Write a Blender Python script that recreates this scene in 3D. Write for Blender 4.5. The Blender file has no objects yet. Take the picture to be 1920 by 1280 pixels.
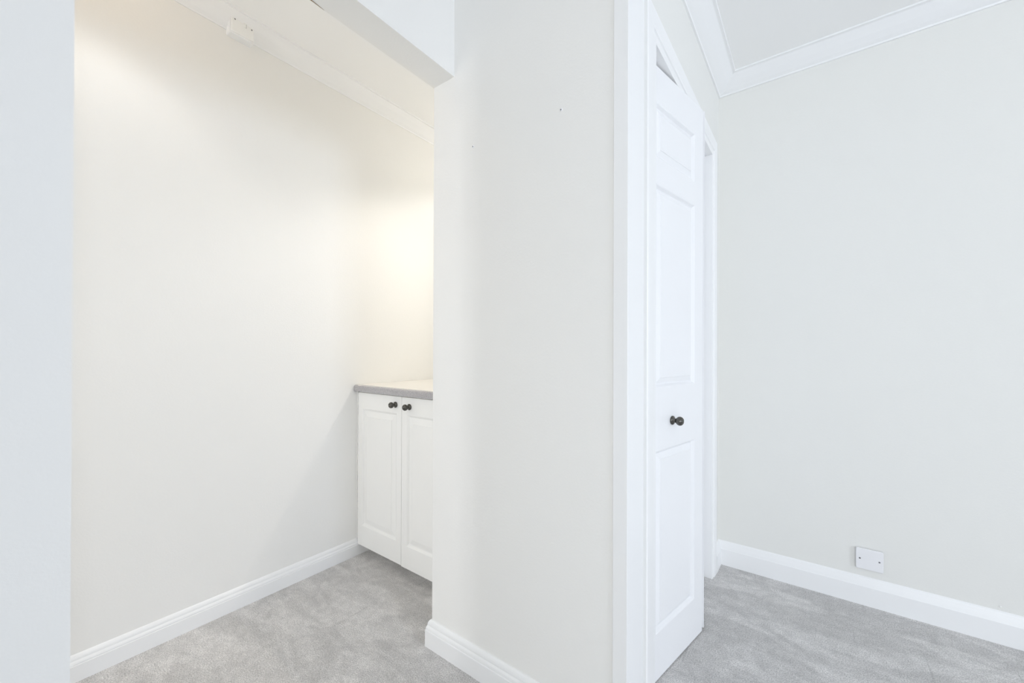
import bpy, bmesh, math, random
from mathutils import Matrix, Vector

S = bpy.context.scene
COL = S.collection
random.seed(4)

# ------------------------------------------------------------------ camera
F_PX, CX, CY = 744.584, 960.0, 656.617
ROWS = ((0.8045819272, 0.5938325151, 0.0032964117),
        (0.0007944118, 0.0044746762, -0.9999896730),
        (-0.5938411330, 0.8045762371, 0.0031284961))
cd = bpy.data.cameras.new('camera')
cam = bpy.data.objects.new('camera', cd)
COL.objects.link(cam)
cd.sensor_fit = 'HORIZONTAL'
cd.sensor_width = 36.0
cd.lens = F_PX / 1920.0 * 36.0
cd.shift_x = 0.0
cd.shift_y = (CY - 640.0) / 1920.0
cd.clip_start = 0.01
xr, yd, zf = (Vector(r) for r in ROWS)
m = Matrix((xr, -yd, -zf)).transposed().to_4x4()
m.translation = (0, 0, 1.06)
cam.matrix_world = m
S.camera = cam

# ------------------------------------------------------------------ exposure, sky
S.view_settings.view_transform = 'Standard'
S.view_settings.look = 'None'
S.view_settings.gamma = 1.0
S.view_settings.use_curve_mapping = False
S.view_settings.exposure = 0.0
S.cycles.use_denoising = True
S.cycles.max_bounces = 24
S.cycles.diffuse_bounces = 16
S.cycles.glossy_bounces = 6
S.cycles.sample_clamp_indirect = 8.0

SKY_COL = (0.86, 0.93, 1.0)
SKY_STR = 1.0
w = bpy.data.worlds.new('sky'); S.world = w
w.use_nodes = True
bg = w.node_tree.nodes['Background']
bg.inputs['Color'].default_value = (*SKY_COL, 1)
bg.inputs['Strength'].default_value = SKY_STR

XE, YB = 4.4, -2.6          # window wall, rear wall (both outside the frame)
# openings: (along from, along to, z from, z to)
WIN = (-0.80, 0.62, 0.70, 2.20)      # in the wall x = XE
GDO = (1.00, 2.90, 0.06, 2.10)       # unseen glazed door added for fill light, in the wall y = YB
AWI = (-1.84, -1.42, 0.60, 2.10)     # fill window added at the alcove's far end, in the wall y = YB
for nm, loc, rot, sx, sy, en, co in (('window_daylight', (XE + 0.16, (WIN[0] + WIN[1]) / 2, (WIN[2] + WIN[3]) / 2), (0, math.radians(90), 0), WIN[3] - WIN[2], WIN[1] - WIN[0], 93.0, (0.77, 0.85, 1.0)),
                             ('added_rear_fill', ((GDO[0] + GDO[1]) / 2, YB - 0.16, (GDO[2] + GDO[3]) / 2), (math.radians(90), 0, 0), GDO[1] - GDO[0], GDO[3] - GDO[2], 67.0, (0.94, 0.97, 0.99)),  # added to brighten the right wall and carpet
                             ('added_alcove_fill', ((AWI[0] + AWI[1]) / 2, YB - 0.16, (AWI[2] + AWI[3]) / 2), (math.radians(90), 0, 0), AWI[1] - AWI[0], AWI[3] - AWI[2], 37.0, (0.98, 0.98, 1.0))):  # added fill for the lower alcove and cabinet front
    pl = bpy.data.lights.new(nm, 'AREA')
    pl.shape = 'RECTANGLE'; pl.size = sx; pl.size_y = sy
    pl.energy = en; pl.color = co
    po = bpy.data.objects.new(nm, pl); COL.objects.link(po)
    po.location = loc; po.rotation_euler = rot

# recessed lamps in the alcove ceiling: x, y, z, half angle, watts, blend, colour
SPOTS = [(-1.55, 0.20, 2.413, 51, 4.0, 0.5, (1.0, 0.965, 0.91)),
         (-1.20, 1.95, 2.413, 66, 12.0, 0.30, (1.0, 0.98, 0.96)),
         (-1.14, 2.13, 2.400, 31, 36.0, 0.85, (1.0, 0.94, 0.86))]
for x, y, z, a, p, b, c in SPOTS:
    l = bpy.data.lights.new('alcove_lamp', 'SPOT')
    l.energy = p; l.spot_size = math.radians(2 * a); l.spot_blend = b
    l.shadow_soft_size = 0.02; l.color = c
    o = bpy.data.objects.new('alcove_lamp', l); COL.objects.link(o)
    o.location = (x, y, z)
# the lamp nearest the end wall is an eyeball fitting, turned towards the skirting
o.rotation_euler = (Vector((-1.886, 0.45, 0.35)) - o.location).to_track_quat('-Z', 'Y').to_euler()
for x, y, z, p, c in ((-1.55, 0.20, 2.40, 0.66, (1.0, 0.68, 0.38)), (-1.20, 1.95, 2.40, 0.5, (1.0, 0.86, 0.68))):   # stray light from the lamp rims
    l = bpy.data.lights.new('alcove_lamp_spill', 'POINT'); l.energy = p; l.color = c; l.shadow_soft_size = 0.02
    o = bpy.data.objects.new('alcove_lamp_spill', l); COL.objects.link(o); o.location = (x, y, z)


# ------------------------------------------------------------------ materials
def mat(name, col, rough=0.6, metal=0.0, bump=0.0, bscale=200.0, spec=0.5):
    mt = bpy.data.materials.new(name); mt.use_nodes = True
    nt = mt.node_tree; b = nt.nodes['Principled BSDF']
    b.inputs['Base Color'].default_value = (*col, 1)
    b.inputs['Roughness'].default_value = rough
    b.inputs['Metallic'].default_value = metal
    b.inputs['Specular IOR Level'].default_value = spec
    if bump:
        tc = nt.nodes.new('ShaderNodeTexCoord')
        n = nt.nodes.new('ShaderNodeTexNoise'); n.inputs['Scale'].default_value = bscale
        n.inputs['Detail'].default_value = 3
        bp = nt.nodes.new('ShaderNodeBump'); bp.inputs['Strength'].default_value = bump
        bp.inputs['Distance'].default_value = 0.001
        nt.links.new(tc.outputs['Object'], n.inputs['Vector'])
        nt.links.new(n.outputs['Fac'], bp.inputs['Height'])
        nt.links.new(bp.outputs['Normal'], b.inputs['Normal'])
    return mt


M_WALL = mat('wall_paint', (0.86, 0.855, 0.835), 0.75, bump=0.25, bscale=160, spec=0.25)
M_WALL2 = mat('wall_paint_room', (0.80, 0.80, 0.775), 0.75, bump=0.25, bscale=160, spec=0.25)
M_CEIL = mat('ceiling_paint', (0.92, 0.92, 0.915), 0.85, spec=0.2)
M_TRIM = mat('white_gloss', (0.88, 0.885, 0.89), 0.38, bump=0.05, bscale=60)
M_DOOR = mat('door_paint', (0.86, 0.865, 0.88), 0.42, bump=0.06, bscale=90)
M_CAB = mat('cabinet_white', (0.90, 0.90, 0.885), 0.40)
M_PLATE = mat('white_plastic', (0.85, 0.85, 0.87), 0.3)
M_PEWTER = mat('pewter', (0.115, 0.11, 0.10), 0.24, metal=0.85)
M_DARK = mat('dark_gap', (0.03, 0.028, 0.025), 0.9)
M_SCREW = mat('screw_steel', (0.30, 0.30, 0.32), 0.4, metal=0.8)
M_CHIP = mat('bare_plaster', (0.30, 0.22, 0.13), 0.95)
M_GAP_SHADE = mat('gap_shade', (0.07, 0.062, 0.05), 0.95)  # shade inside the door gap, put into colour
M_CAULK = mat('caulk', (0.80, 0.78, 0.72), 0.8)


def worktop_mat():
    mt = mat('speckled_laminate', (0.4, 0.4, 0.4), 0.28)
    nt = mt.node_tree; b = nt.nodes['Principled BSDF']
    b.inputs['Coat Weight'].default_value = 1.0; b.inputs['Coat Roughness'].default_value = 0.12; b.inputs['Coat IOR'].default_value = 1.7
    tc = nt.nodes.new('ShaderNodeTexCoord')
    v = nt.nodes.new('ShaderNodeTexNoise'); v.inputs['Scale'].default_value = 420; v.inputs['Detail'].default_value = 2
    r = nt.nodes.new('ShaderNodeValToRGB')
    e = r.color_ramp.elements
    e[0].position = 0.36; e[0].color = (0.25, 0.24, 0.258, 1)
    e[1].position = 0.62; e[1].color = (0.50, 0.485, 0.495, 1)
    n = e.new(0.5); n.color = (0.37, 0.355, 0.37, 1)
    nt.links.new(tc.outputs['Object'], v.inputs['Vector'])
    nt.links.new(v.outputs['Fac'], r.inputs['Fac'])
    nt.links.new(r.outputs['Color'], b.inputs['Base Color'])
    return mt


M_WORK = worktop_mat()
M_WTOP_LIT = mat('lamplit_laminate', (0.74, 0.715, 0.67), 0.3)  # paler than the front edge: lamplight on the top is put into the colour


def carpet_mat():
    mt = bpy.data.materials.new('carpet'); mt.use_nodes = True
    nt = mt.node_tree; N = nt.nodes; L = nt.links
    b = N['Principled BSDF']; b.inputs['Roughness'].default_value = 0.95
    b.inputs['Specular IOR Level'].default_value = 0.1
    b.inputs['Sheen Weight'].default_value = 0.15
    geo = N.new('ShaderNodeNewGeometry')

    def mapping(rot, scale):
        mp = N.new('ShaderNodeMapping'); mp.inputs['Rotation'].default_value = (0, 0, math.radians(rot))
        mp.inputs['Scale'].default_value = scale
        L.new(geo.outputs['Position'], mp.inputs['Vector']); return mp.outputs['Vector']

    def noise(vec, scale, detail=2, dist=0.0, rough=0.5):
        n = N.new('ShaderNodeTexNoise'); n.inputs['Scale'].default_value = scale
        n.inputs['Detail'].default_value = detail; n.inputs['Distortion'].default_value = dist
        n.inputs['Roughness'].default_value = rough
        L.new(vec, n.inputs['Vector']); return n.outputs['Fac']

    def ramp(f, a, c, lo, hi):
        r = N.new('ShaderNodeMapRange'); r.interpolation_type = 'SMOOTHSTEP'
        r.inputs['From Min'].default_value = a; r.inputs['From Max'].default_value = c
        r.inputs['To Min'].default_value = lo; r.inputs['To Max'].default_value = hi
        L.new(f, r.inputs['Value']); return r.outputs['Result']

    def mul(a, c):
        q = N.new('ShaderNodeMath'); q.operation = 'MULTIPLY'
        L.new(a, q.inputs[0])
        if isinstance(c, float): q.inputs[1].default_value = c
        else: L.new(c, q.inputs[1])
        return q.outputs[0]
    pos = geo.outputs['Position']
    # brushed pile: lighter and darker strokes, mostly along the room
    strokes = ramp(noise(mapping(20, (2.0, 4.6, 1)), 1.5, 4, 0.9, 0.6), 0.43, 0.57, 0.91, 1.06)
    strokes2 = ramp(noise(mapping(-42, (3.4, 8.0, 1)), 1.9, 4, 0.8, 0.6), 0.45, 0.60, 0.965, 1.04)
    blot = ramp(noise(pos, 30, 4, 0.6, 0.7), 0.33, 0.67, 0.93, 1.07)
    speck = ramp(noise(pos, 260, 3, 0, 0.8), 0.34, 0.66, 0.70, 1.30)
    furrow = ramp(noise(mapping(8, (30, 1.5, 1)), 1.6, 1, 0.2), 0.25, 0.31, 0.88, 1.0)
    f = mul(mul(mul(strokes, strokes2), mul(blot, furrow)), speck)
    cc = N.new('ShaderNodeMix'); cc.data_type = 'RGBA'; cc.blend_type = 'MULTIPLY'
    cc.inputs['Factor'].default_value = 1.0
    cc.inputs['A'].default_value = (0.69, 0.675, 0.665, 1)
    L.new(f, cc.inputs['B'])
    L.new(cc.outputs['Result'], b.inputs['Base Color'])
    bp = N.new('ShaderNodeBump'); bp.inputs['Strength'].default_value = 0.7
    bp.inputs['Distance'].default_value = 0.003
    hsum = N.new('ShaderNodeMath'); hsum.operation = 'ADD'
    L.new(speck, hsum.inputs[0]); L.new(mul(strokes, 2.0), hsum.inputs[1])
    L.new(hsum.outputs[0], bp.inputs['Height'])
    L.new(bp.outputs['Normal'], b.inputs['Normal'])
    return mt


M_CARPET = carpet_mat()


def glass_mat():
    mt = bpy.data.materials.new('window_glass'); mt.use_nodes = True
    nt = mt.node_tree; nt.nodes.remove(nt.nodes['Principled BSDF'])
    out = nt.nodes['Material Output']
    t = nt.nodes.new('ShaderNodeBsdfTransparent'); g = nt.nodes.new('ShaderNodeBsdfGlossy')
    g.inputs['Roughness'].default_value = 0.0
    fr = nt.nodes.new('ShaderNodeFresnel'); fr.inputs['IOR'].default_value = 1.45
    mx = nt.nodes.new('ShaderNodeMixShader')
    nt.links.new(fr.outputs[0], mx.inputs[0]); nt.links.new(t.outputs[0], mx.inputs[1])
    nt.links.new(g.outputs[0], mx.inputs[2]); nt.links.new(mx.outputs[0], out.inputs[0])
    return mt


M_GLASS = glass_mat()


# ------------------------------------------------------------------ helpers
def box(bm, x0, y0, z0, x1, y1, z1, mi=0):
    v = [bm.verts.new(p) for p in ((x0, y0, z0), (x1, y0, z0), (x1, y1, z0), (x0, y1, z0),
                                   (x0, y0, z1), (x1, y0, z1), (x1, y1, z1), (x0, y1, z1))]
    for f in ((0, 3, 2, 1), (4, 5, 6, 7), (0, 1, 5, 4), (1, 2, 6, 5), (2, 3, 7, 6), (3, 0, 4, 7)):
        bm.faces.new([v[i] for i in f]).material_index = mi


def prism(bm, pts, z0, z1):
    """vertical prism on a plan polygon (counter-clockwise)"""
    lo = [bm.verts.new((x, y, z0)) for x, y in pts]; hi = [bm.verts.new((x, y, z1)) for x, y in pts]
    n = len(pts)
    bm.faces.new(lo[::-1]); bm.faces.new(hi)
    for i in range(n):
        j = (i + 1) % n
        bm.faces.new((lo[i], lo[j], hi[j], hi[i]))


def loft(bm, rings, closed=True, caps=True, smooth=False):
    R = [[bm.verts.new(p) for p in r] for r in rings]
    n = len(R[0])
    for a, c in zip(R, R[1:]):
        for i in range(n if closed else n - 1):
            j = (i + 1) % n
            f = bm.faces.new((a[i], a[j], c[j], c[i])); f.smooth = smooth
    if caps:
        bm.faces.new(R[0][::-1]); bm.faces.new(R[-1])


def sweep(bm, path, prof):
    """run a wall profile (distance from wall, z) along a plan polyline; the room lies to the right of travel"""
    P = [Vector((p[0], p[1])) for p in path]
    D = [(b - a).normalized() for a, b in zip(P, P[1:])]
    NR = [Vector((d.y, -d.x)) for d in D]
    rings = []
    for i, p in enumerate(P):
        if i == 0: mvec = NR[0]
        elif i == len(P) - 1: mvec = NR[-1]
        else:
            s = NR[i - 1] + NR[i]
            mvec = s / (1 + NR[i - 1].dot(NR[i]))
        rings.append([(p.x + mvec.x * d, p.y + mvec.y * d, z) for d, z in prof])
    loft(bm, rings)


def lathe(bm, prof, axis='-Y', seg=28, mi=0, origin=(0, 0, 0)):
    """prof = (radius, height); axis of revolution is local -Y"""
    ox, oy, oz = origin
    rings = []
    for r, h in prof:
        rings.append([(ox + max(r, 1e-5) * math.cos(2 * math.pi * k / seg), oy - h,
                       oz + max(r, 1e-5) * math.sin(2 * math.pi * k / seg)) for k in range(seg)])
    n0 = len(bm.faces)
    loft(bm, rings, smooth=True)
    bm.faces.ensure_lookup_table()
    for f in bm.faces[n0:]: f.material_index = mi


def finish(name, bm, mats, parent=None, bevel=0.0, seg=2, recalc=True):
    if recalc: bmesh.ops.recalc_face_normals(bm, faces=bm.faces)
    me = bpy.data.meshes.new(name); bm.to_mesh(me); bm.free()
    for mm in (mats if isinstance(mats, (list, tuple)) else [mats]): me.materials.append(mm)
    o = bpy.data.objects.new(name, me); COL.objects.link(o)
    if parent: o.parent = parent
    if bevel:
        md = o.modifiers.new('bevel', 'BEVEL'); md.width = bevel; md.segments = seg
        md.limit_method = 'ANGLE'; md.angle_limit = math.radians(40)
    return o


def struct(name, bm, mt, label=None, parent=None, bevel=0.0):
    o = finish(name, bm, mt, parent, bevel)
    if parent is None: o['kind'] = 'structure'
    if label: o['label'] = label
    return o


def empty(name, loc, xdir=(1, 0)):
    o = bpy.data.objects.new(name, None); COL.objects.link(o)
    o.location = loc; o.rotation_euler = (0, 0, math.atan2(xdir[1], xdir[0]))
    o.empty_display_size = 0.1
    return o


def thing(o, label, cat, group=None):
    o['label'] = label; o['category'] = cat
    if group: o['group'] = group
    return o


# ------------------------------------------------------------------ plan
XL = -1.886                 # alcove left wall
XN0, XN1 = -1.083, -0.980   # nib and beam above the alcove opening
YP = 0.985                  # pier front
YR = 2.240                  # right-hand (end) wall
ZC, ZA = 2.411, 2.425       # ceilings
P0, P1 = Vector((-0.370, YP)), Vector((-0.353, YR))
EC = (P1 - P0).normalized(); NC = Vector((EC.y, -EC.x))


def cl(e, off):
    q = P0 + EC * e + NC * off
    return (q.x, q.y)


# ------------------------------------------------------------------ shell
bm = bmesh.new(); box(bm, XL - 0.1, YB - 0.1, -0.1, XE + 0.1, YR + 0.1, 0.0)
struct('floor', bm, M_CARPET, 'grey beige cut pile carpet with brushed marks')
bm = bmesh.new(); box(bm, XN1, YB, ZC, XE, YR, ZC + 0.1)
struct('ceiling', bm, M_CEIL)
bm = bmesh.new(); box(bm, XL, YB, ZA, XN0, YR, ZA + 0.1)
struct('ceiling', bm, M_CEIL)
bm = bmesh.new(); box(bm, XL - 0.1, YB - 0.1, 0, XL, YR + 0.1, 2.53)
struct('wall_left', bm, M_WALL, 'off white alcove wall washed by ceiling lamps')
bm = bmesh.new(); box(bm, XL, YB - 0.1, 0, AWI[0], YB, 2.53); box(bm, AWI[1], YB - 0.1, 0, XN1, YB, 2.53)
box(bm, AWI[0], YB - 0.1, 0, AWI[1], YB, AWI[2]); box(bm, AWI[0], YB - 0.1, AWI[3], AWI[1], YB, 2.53)
struct('wall_alcove_front', bm, M_WALL)
bm = bmesh.new(); box(bm, XL, YR, 0, XE, YR + 0.1, 2.53)
struct('wall_right', bm, M_WALL2, 'pale grey end wall on the right')
bm = bmesh.new(); box(bm, XN0, YB, 0, XN1, 0.097, 2.53)
struct('wall_nib', bm, M_WALL, 'pale wall end at the left edge of the alcove opening')
bm = bmesh.new()
box(bm, XN1, YB - 0.1, 0, GDO[0], YB, 2.53); box(bm, GDO[1], YB - 0.1, 0, XE, YB, 2.53)
box(bm, GDO[0], YB - 0.1, 0, GDO[1], YB, GDO[2]); box(bm, GDO[0], YB - 0.1, GDO[3], GDO[1], YB, 2.53)
struct('wall_rear', bm, M_WALL2)
# pier: front leaf and the alcove-side leaf of the closet
bm = bmesh.new()
prism(bm, [(XN0, YP), (-0.3625, YP), cl(0.10, -0.004), (-0.47, YP + 0.10), (XN0 + 0.08, YP + 0.10), (XN0 + 0.08, YR), (XN0, YR)], 0, 2.53)
struct('wall_pier', bm, M_WALL, 'plain off white wall between the alcove and the folding door', bevel=0.003)
# lintel (dropped beam over the alcove opening)
bm = bmesh.new(); box(bm, XN0, 0.097, 2.012, XN1, YP, 2.53)
lint = struct('wall_lintel', bm, M_WALL, 'dropped beam over the alcove opening')
bm = bmesh.new()
loft(bm, [[(XN0 - 0.0025, 0.44, 2.014), (XN0 + 0.004, 0.44, 2.0105), (XN0 + 0.004, 0.44, 2.016)],
          [(XN0 - 0.0025, 0.50, 2.0135), (XN0 + 0.007, 0.50, 2.0095), (XN0 + 0.004, 0.50, 2.016)],
          [(XN0 - 0.002, 0.545, 2.0135), (XN0 + 0.005, 0.545, 2.0105), (XN0 + 0.003, 0.545, 2.015)],
          [(XN0 - 0.0005, 0.578, 2.0125), (XN0 + 0.0005, 0.578, 2.0118), (XN0 + 0.001, 0.578, 2.013)]])
finish('plaster_chip', bm, M_CHIP, lint)['label'] = 'brown chip where the plaster edge has split'
# closet wall with the door opening
E0, E1, ZH = 0.230, 1.068, 1.987
bm = bmesh.new()
prism(bm, [cl(0.10, -0.1), cl(0.10, 0), cl(E0 - 0.025, 0), cl(E0 - 0.025, -0.1)][::-1], 0, ZH + 0.025)
prism(bm, [cl(E1 + 0.025, -0.1), cl(E1 + 0.025, 0), cl(1.2551, 0), cl(1.2551, -0.1)][::-1], 0, ZH + 0.025)
prism(bm, [cl(0.10, -0.1), cl(0.10, 0), cl(1.2551, 0), cl(1.2551, -0.1)][::-1], ZH + 0.025, 2.53)
struct('wall_closet', bm, M_WALL2, 'wall holding the white folding door')
# window wall with opening
bm = bmesh.new()
box(bm, XE, YB, 0, XE + 0.1, WIN[0], 2.53); box(bm, XE, WIN[1], 0, XE + 0.1, YR, 2.53)
box(bm, XE, WIN[0], 0, XE + 0.1, WIN[1], WIN[2]); box(bm, XE, WIN[0], WIN[3], XE + 0.1, WIN[1], 2.53)
struct('wall_window', bm, M_WALL2)


def glazing(name, loc, xdir, l_, h):
    win = empty(name, loc, xdir); win['kind'] = 'structure'
    bm = bmesh.new()
    for (x0, z0, x1, z1) in ((0, 0, 0.05, h), (l_ - 0.05, 0, l_, h), (0.05, 0, l_ - 0.05, 0.05), (0.05, h - 0.05, l_ - 0.05, h),
                             (l_ / 2 - 0.025, 0.05, l_ / 2 + 0.025, h - 0.05)):
        box(bm, x0, -0.03, z0, x1, 0.03, z1)
    finish('window_frame', bm, M_TRIM, win)
    for x0, x1 in ((0.05, l_ / 2 - 0.025), (l_ / 2 + 0.025, l_ - 0.05)):
        bm = bmesh.new(); v = [bm.verts.new(p) for p in ((x0, 0, 0.05), (x1, 0, 0.05), (x1, 0, h - 0.05), (x0, 0, h - 0.05))]
        bm.faces.new(v); finish('pane', bm, M_GLASS, win)


glazing('window_1', (XE + 0.05, WIN[0], WIN[2]), (0, 1), WIN[1] - WIN[0], WIN[3] - WIN[2])
glazing('added_window_3', (AWI[0], YB - 0.05, AWI[2]), (1, 0), AWI[1] - AWI[0], AWI[3] - AWI[2])  # added, unseen glazing in front of the alcove fill light
glazing('added_window_2', (GDO[0], YB - 0.05, GDO[2]), (1, 0), GDO[1] - GDO[0], GDO[3] - GDO[2])  # added, unseen glazing in front of the rear fill light

# ------------------------------------------------------------------ cornices
COVE = [(0, 2.346), (0.007, 2.346), (0.009, 2.352), (0.022, 2.360), (0.044, 2.377), (0.060, 2.392), (0.071, 2.402),
        (0.074, 2.404), (0.084, 2.405), (0.085, ZC), (0, ZC)]
bm = bmesh.new()
sweep(bm, [(XN1, YB), (XN1, YP), (P0.x, YP), (P1.x, YR), (XE, YR)], COVE)
struct('trim_1', bm, M_TRIM, 'white coving around the main ceiling')
bm = bmesh.new()
COVE2 = [(0, 2.358), (0.004, 2.358), (0.006, 2.363), (0.018, 2.372), (0.040, 2.396), (0.054, 2.414), (0.057, 2.419), (0.064, 2.420),
         (0.065, ZA), (0, ZA)]
sweep(bm, [(XL, YB), (XL, YR)], COVE2)
struct('trim_2', bm, M_TRIM, 'white coving along the alcove wall')

# ------------------------------------------------------------------ skirtings


def torus(hh, t=0.016):
    s = hh / 0.090
    return [(0, 0), (t, 0), (t, 0.056 * s), (t - 0.0025, 0.0575 * s), (t - 0.0025, 0.0595 * s), (t - 0.0015, 0.061 * s), (t - 0.0025, 0.066 * s),
            (t - 0.0055, 0.0705 * s), (t - 0.0065, 0.0715 * s), (t - 0.0065, 0.0765 * s), (t - 0.0075, 0.081 * s), (t - 0.0105, 0.0865 * s),
            (t - 0.0135, 0.0895 * s), (0, 0.090 * s)]


bm = bmesh.new(); sweep(bm, [(XL, YB), (XL, 1.262)], torus(0.084, 0.015))
struct('baseboard_left', bm, M_TRIM, 'white moulded skirting along the alcove wall')
bm = bmesh.new(); sweep(bm, [(XN0, 1.262), (XN0, YP), (-0.3615, YP)], torus(0.094, 0.017))
struct('baseboard_pier', bm, M_TRIM, 'white moulded skirting wrapping the corner of the middle wall')
OG = [(0, 0), (0.016, 0), (0.016, 0.078), (0.0145, 0.0805), (0.0115, 0.092), (0.0085, 0.102), (0.0075, 0.106), (0.0055, 0.112), (0.0015, 0.116), (0, 0.116)]
bm = bmesh.new(); sweep(bm, [cl(1.139, 0), (P1.x, YR), (XE, YR)], OG)
struct('baseboard_right', bm, M_TRIM, 'tall white skirting along the right-hand wall')
bm = bmesh.new(); sweep(bm, [(XN1, YB), (XN1, 0.097)], torus(0.094, 0.017))
struct('baseboard_nib', bm, M_TRIM)

# ------------------------------------------------------------------ door frame: post, lining, architrave
bm = bmesh.new()
prism(bm, [cl(-0.004, -0.030), cl(-0.004, 0.0095), cl(0.118, 0.0085), cl(0.118, -0.030)][::-1], 0, 2.34)
struct('trim_3', bm, M_TRIM, 'white boxed corner beside the folding door', bevel=0.0015)
bm = bmesh.new()
for a, c in ((E0 - 0.025, E0), (E1, E1 + 0.025)):
    prism(bm, [cl(a, -0.105), cl(a, 0.0), cl(c, 0.0), cl(c, -0.105)][::-1], 0, ZH)
prism(bm, [cl(E0 - 0.025, -0.105), cl(E0 - 0.025, 0.0), cl(E1 + 0.025, 0.0), cl(E1 + 0.025, -0.105)][::-1], ZH, ZH + 0.025)
struct('trim_4', bm, M_TRIM, 'white lining inside the door opening')
W_N, W_H, W_F = 0.096, 0.079, 0.069
AP = [(0, 0.0), (0, 0.0055), (0.03, 0.007), (0.26, 0.0075), (0.30, 0.0068), (0.33, 0.0105), (0.42, 0.0125), (0.90, 0.0145), (0.97, 0.0138), (1.0, 0.0115), (1.0, 0.0)]
rings = []
for st in range(4):
    r = []
    for d, o_ in AP:
        e = (E0 - d * W_N) if st < 2 else (E1 + d * W_F)
        z = 0.0 if st in (0, 3) else ZH + d * W_H
        x, y = cl(e, o_); r.append((x, y, z))
    rings.append(r)
bm = bmesh.new(); loft(bm, rings)
struct('trim_5', bm, M_TRIM, 'white moulded architrave around the folding door')


# ------------------------------------------------------------------ panelled leaves
def ring_pts(x0, z0, x1, z1, y): return [(x0, y, z0), (x1, y, z0), (x1, y, z1), (x0, y, z1)]


def leaf_mesh(W, H, T, holes, depth=0.011, stick=0.011):
    """slab W x H, front at y=0 facing -Y, with sunk moulded openings (x0,z0,x1,z1), stacked bottom to top"""
    bm = bmesh.new()

    def quad(a, c, d, e): bm.faces.new([bm.verts.new(p) for p in (a, c, d, e)])
    x0, x1 = holes[0][0], holes[0][2]
    quad((0, 0, 0), (x0, 0, 0), (x0, 0, H), (0, 0, H)); quad((x1, 0, 0), (W, 0, 0), (W, 0, H), (x1, 0, H))
    zs = [0] + [v for hh in holes for v in (hh[1], hh[3])] + [H]
    for a, c in zip(zs[::2], zs[1::2]): quad((x0, 0, a), (x1, 0, a), (x1, 0, c), (x0, 0, c))
    for hx0, hz0, hx1, hz1 in holes:
        seq = [(0, 0), (stick * 0.25, depth * 0.15), (stick * 0.55, depth * 0.55), (stick * 0.8, depth * 0.92), (stick, depth)]
        for (i0, d0), (i1, d1) in zip(seq, seq[1:]):
            A = ring_pts(hx0 + i0, hz0 + i0, hx1 - i0, hz1 - i0, d0); B = ring_pts(hx0 + i1, hz0 + i1, hx1 - i1, hz1 - i1, d1)
            for k in range(4):
                j = (k + 1) % 4; quad(A[k], A[j], B[j], B[k])
        quad(*ring_pts(hx0 + stick, hz0 + stick, hx1 - stick, hz1 - stick, depth))
    quad((0, 0, 0), (0, 0, H), (0, T, H), (0, T, 0)); quad((W, 0, 0), (W, T, 0), (W, T, H), (W, 0, H))
    quad((0, 0, H), (W, 0, H), (W, T, H), (0, T, H)); quad((0, 0, 0), (0, T, 0), (W, T, 0), (W, 0, 0))
    quad((0, T, 0), (0, T, H), (W, T, H), (W, T, 0))
    bmesh.ops.remove_doubles(bm, verts=bm.verts, dist=1e-6)
    return bm


def panel_mesh(hole, inset, stick=0.011, depth=0.011, top=0.0015):
    x0, z0, x1, z1 = hole; s = stick + 0.0008
    bm = bmesh.new()
    seq = [(s, depth + 0.0005), (s, depth - 0.0008), (inset - 0.003, top + 0.0016), (inset - 0.002, top), (inset, top)]
    rings = [ring_pts(x0 + i, z0 + i, x1 - i, z1 - i, d) for i, d in seq]
    loft(bm, rings)
    return bm


KNOB = [(0.0145, 0), (0.0152, 0.0015), (0.0150, 0.004), (0.0125, 0.0065), (0.0085, 0.0085), (0.0070, 0.0115), (0.0074, 0.0145), (0.0105, 0.0175),
        (0.0140, 0.0220), (0.0152, 0.0265), (0.0148, 0.0305), (0.0128, 0.0345), (0.0100, 0.0368), (0.0085, 0.0370), (0.0080, 0.0362), (0.0062, 0.0362),
        (0.0056, 0.0376), (0.0030, 0.0392), (0.0, 0.0396)]


def knob(parent, x, z, scale=1.0):
    bm = bmesh.new(); lathe(bm, [(r * scale, hh * scale) for r, hh in KNOB])
    o = finish('knob', bm, M_PEWTER, parent)
    o.location = (x, 0, z)
    o['label'] = 'dark pewter turned knob'
    return o


# folding door: two leaves hinged together, slightly open
LW = 0.418
HOLES = [(0.066, 0.149, 0.350, 0.736), (0.066, 0.941, 0.350, 1.598), (0.066, 1.685, 0.350, 1.861)]
fd = empty('door_1', (-0.398, 1.2355, 0.0)); fd['kind'] = 'structure'
fd['label'] = 'white panelled folding door standing slightly ajar'
t1 = (0.201, 0.980)
lf = finish('door_leaf', leaf_mesh(LW, 1.977, 0.034, HOLES), M_DOOR, fd)
lf.location = (0, 0, 0.004); lf.rotation_euler = (0, 0, math.atan2(t1[1], t1[0]))
for hh in HOLES: finish('panel', panel_mesh(hh, 0.033), M_DOOR, lf)
knob(lf, LW - 0.2435, 0.8255)
lf2 = finish('door_leaf', leaf_mesh(0.388, 1.977, 0.034, [(0.06, a[1], 0.33, a[3]) for a in HOLES]), M_DOOR, fd)
p2 = Vector((-0.3105, 1.662)); t2 = Vector((-0.392, 2.045)) - p2
lf2.location = (p2.x + 0.398, p2.y - 1.2355, 0.008); lf2.rotation_euler = (0, 0, math.atan2(t2.y, t2.x))
for hh in [(0.06, a[1], 0.33, a[3]) for a in HOLES]: finish('panel', panel_mesh(hh, 0.033), M_DOOR, lf2)

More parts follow.
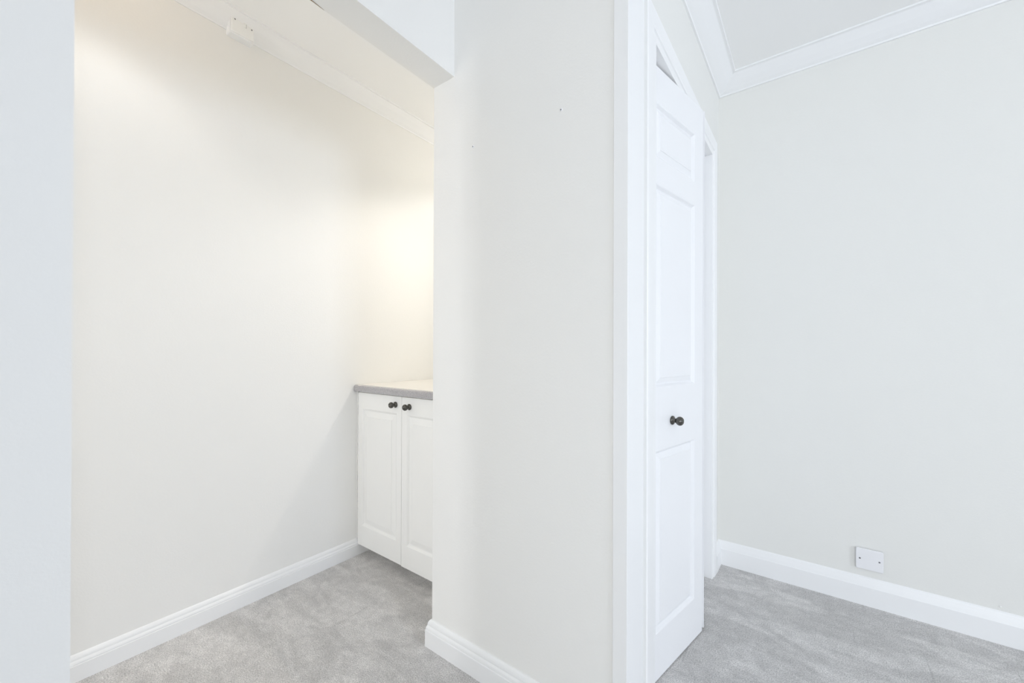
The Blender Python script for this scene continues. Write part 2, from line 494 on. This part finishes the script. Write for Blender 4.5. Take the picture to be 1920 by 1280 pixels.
# ------------------------------------------------------------------ base cabinet and worktop in the alcove
CYF = 1.192
cab = empty('base_cabinet', (XL, CYF, 0))
thing(cab, 'white two-door base cabinet under the grey worktop in the alcove', 'cabinet')
X = lambda wx: wx - XL
bm = bmesh.new(); box(bm, X(-1.884), 0.021, 0.10, X(-1.1045), 0.58, 0.8495)
finish('carcass', bm, M_CAB, cab)
bm = bmesh.new(); box(bm, X(-1.868), 0.075, 0.0, X(-1.1045), 0.090, 0.0995)
finish('plinth', bm, M_CAB, cab)
bm = bmesh.new(); box(bm, 0.0012, -0.002, 0.0855, X(-1.8792), 0.0205, 0.8495)
finish('filler_strip', bm, M_CAB, cab, 0.0012)
bm = bmesh.new(); box(bm, X(-1.1585), -0.002, 0.097, X(-1.1005) + 0.0165, 0.0205, 0.8495)
finish('filler_strip', bm, M_CAB, cab, 0.0012)
bm = bmesh.new(); box(bm, X(-1.8791), 0.0022, 0.089, X(-1.8761), 0.012, 0.847)  # dark strip stands in for the shade in the gap
finish('gap_shade_strip', bm, M_GAP_SHADE, cab)['label'] = 'crack beside the left door, its shade painted as a dark strip'
# broken caulk in the gap beside the left door
bm = bmesh.new()
z = 0.09
while z < 0.84:
    l2 = random.uniform(0.006, 0.035)
    box(bm, X(-1.8790), 0.0004, z, X(-1.8764), 0.002, min(z + l2, 0.846)); z += l2 + random.choice((0.008, 0.018, 0.03, 0.05))
finish('caulk_line', bm, M_CAULK, cab)['kind'] = 'stuff'
for x0, wd, z0 in ((-1.8762, 0.3535, 0.058), (-1.5205, 0.360, 0.0545)):
    H = 0.846 - z0
    hole = (0.036, 0.103, wd - 0.036, H - 0.080)
    d = finish('cabinet_door', leaf_mesh(wd, H, 0.018, [hole], 0.009, 0.012), M_CAB, cab)
    d.location = (X(x0), 0, z0)
    finish('panel', panel_mesh(hole, 0.042, 0.012, 0.009, 0.0015), M_CAB, d)
    if x0 < -1.6: knob(d, wd - 0.0435, 0.806 - z0, 0.95)
    else: knob(d, 0.0555, 0.8035 - z0, 0.95)
# worktop with a rolled front edge
bm = bmesh.new()
yf, z0, z1, r = 1.172, 0.8505, 0.886, 0.014
yb = yf + 0.016
pr = [(yb, z0), (yf + 0.008, z0), (yf + 0.002, z0 + 0.003), (yf, z0 + 0.009)]
for k in range(7):
    a = math.pi / 2 * k / 6
    pr.append((yf + r - r * math.cos(a), z1 - r + r * math.sin(a)))
pr.append((yb, z1))
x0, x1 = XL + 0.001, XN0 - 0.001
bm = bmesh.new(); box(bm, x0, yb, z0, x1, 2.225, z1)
wt = finish('worktop', bm, M_WTOP_LIT)
bm = bmesh.new(); loft(bm, [[(x0, y, z) for y, z in pr], [(x1, y, z) for y, z in pr]])
finish('front_edge', bm, M_WORK, wt)['label'] = 'grey speckled rolled front edge'
thing(wt, 'laminate worktop with lamplight painted into its pale top and a grey speckled front edge on the base cabinet', 'worktop')


# ------------------------------------------------------------------ small wall fittings
def plate_bm(wd, ht, th, r=0.005):
    """rounded plate in x-z, back at y=0, front at y=-th"""
    bm = bmesh.new(); rings = []
    for ins, y in ((0, 0), (0, -th + 0.002), (0.0006, -th + 0.0006), (0.002, -th)):
        ring = []
        for cx, cz, a0 in ((wd - r, ht - r, 0), (r, ht - r, 90), (r, r, 180), (wd - r, r, 270)):
            for k in range(5):
                a = math.radians(a0 + 22.5 * k); ring.append((cx + (r - ins) * math.cos(a), y, cz + (r - ins) * math.sin(a)))
        rings.append(ring)
    loft(bm, rings); return bm


def screw(parent, x, y, z, r=0.0032, ang=30):
    bm = bmesh.new()
    lathe(bm, [(r, 0), (r, 0.0006), (r * 0.8, 0.0011), (0, 0.0012)], seg=14)
    mm = bm.verts[:]
    n0 = len(bm.verts)
    box(bm, -r * 0.8, -0.0014, -r * 0.22, r * 0.8, -0.0004, r * 0.22, 1)
    bm.verts.ensure_lookup_table()
    bmesh.ops.rotate(bm, verts=bm.verts[n0:], cent=(0, 0, 0), matrix=Matrix.Rotation(math.radians(ang), 3, 'Y'))
    o = finish('screw', bm, [M_SCREW, M_DARK], parent); o.location = (x, y, z)
    return o


bp_ = empty('blank_plate', (0.174, YR, 0.149))
thing(bp_, 'white blank socket plate low on the right-hand wall above the skirting', 'socket plate')
bm = bmesh.new(); box(bm, 0.003, -0.004, 0.003, 0.084, 0, 0.083)
finish('back_box', bm, M_SCREW, bp_)
pb = finish('plate', plate_bm(0.087, 0.086, 0.007, 0.004), M_PLATE, bp_); pb.location = (0, -0.004, 0)
screw(bp_, 0.013, -0.0108, 0.044, ang=35); screw(bp_, 0.0745, -0.0108, 0.0435, ang=10)

sw = empty('isolator_switch', (XL, 0.600, 2.337), (0, 1))      # local x runs along the wall, local -y faces the alcove
thing(sw, 'white painted-over switch box set into the alcove coving', 'switch')
bm = bmesh.new(); bm = plate_bm(0.090, 0.080, 0.034, 0.006)
finish('box_body', bm, M_TRIM, sw)
fp = finish('face_plate', plate_bm(0.080, 0.070, 0.006, 0.004), M_CAB, sw); fp.location = (0.006, -0.0335, 0.007)
screw(sw, 0.018, -0.0392, 0.057, 0.0028, 40); screw(sw, 0.078, -0.0392, 0.051, 0.0028, 40)
bm = bmesh.new(); box(bm, -0.005, -0.003, -0.009, 0.005, 0, 0.009); box(bm, 0.0048, -0.0015, -0.008, 0.0062, 0, 0.008, 1)
rk = finish('rocker', bm, [M_CAB, M_DARK], sw); rk.location = (0.052, -0.0392, 0.053)

for x, z, ang, lab in ((-0.891, 1.742, 45, 'small screw plug in the middle wall, the one nearer the alcove'),
                       (-0.557, 1.745, 0, 'small screw plug in the middle wall, the one nearer the folding door')):
    e = empty('wall_plug', (x, YP, z)); thing(e, lab, 'wall plug', 'screw plugs in the middle wall')
    bm = bmesh.new(); lathe(bm, [(0.0046, 0), (0.0046, 0.0012), (0.0040, 0.0020), (0.0026, 0.0021), (0.0020, 0.0012), (0, 0.0012)], seg=18)
    finish('plug', bm, M_PLATE, e)
    bm = bmesh.new(); lathe(bm, [(0.0017, 0), (0.0017, 0.0016), (0, 0.0018)], seg=12)
    s_ = finish('screw', bm, M_SCREW, e); s_.location = (0, -0.0010, 0)

nl = empty('wall_nail', (0.577, YR, 0.131))
thing(nl, 'tiny painted-over nail head low on the right-hand wall near the frame edge', 'nail')
bm = bmesh.new(); lathe(bm, [(0.0030, 0), (0.0030, 0.002), (0.0022, 0.0032), (0, 0.0034)], seg=14)
finish('nail_head', bm, M_WALL, nl)

# recessed downlights that light the alcove (just above the frame)
for i, (x, y, z, a, p, b, c) in enumerate(SPOTS):
    e = empty('downlight', (x, y, ZA))
    thing(e, ('white ring downlight in the alcove ceiling at the opening', 'white ring downlight in the alcove ceiling above the worktop', 'tilted white downlight in the alcove ceiling nearest the end wall')[i], 'downlight', 'alcove downlights')
    bm = bmesh.new()
    rings = [[(r_ * math.cos(k * math.pi / 16), r_ * math.sin(k * math.pi / 16), zz) for k in range(32)]
             for r_, zz in ((0.032, 0), (0.042, 0), (0.042, -0.003), (0.038, -0.006), (0.033, -0.005), (0.032, 0))]
    loft(bm, rings, caps=False, smooth=True)
    bmesh.ops.remove_doubles(bm, verts=bm.verts, dist=1e-6)
    finish('trim_ring', bm, M_TRIM, e)
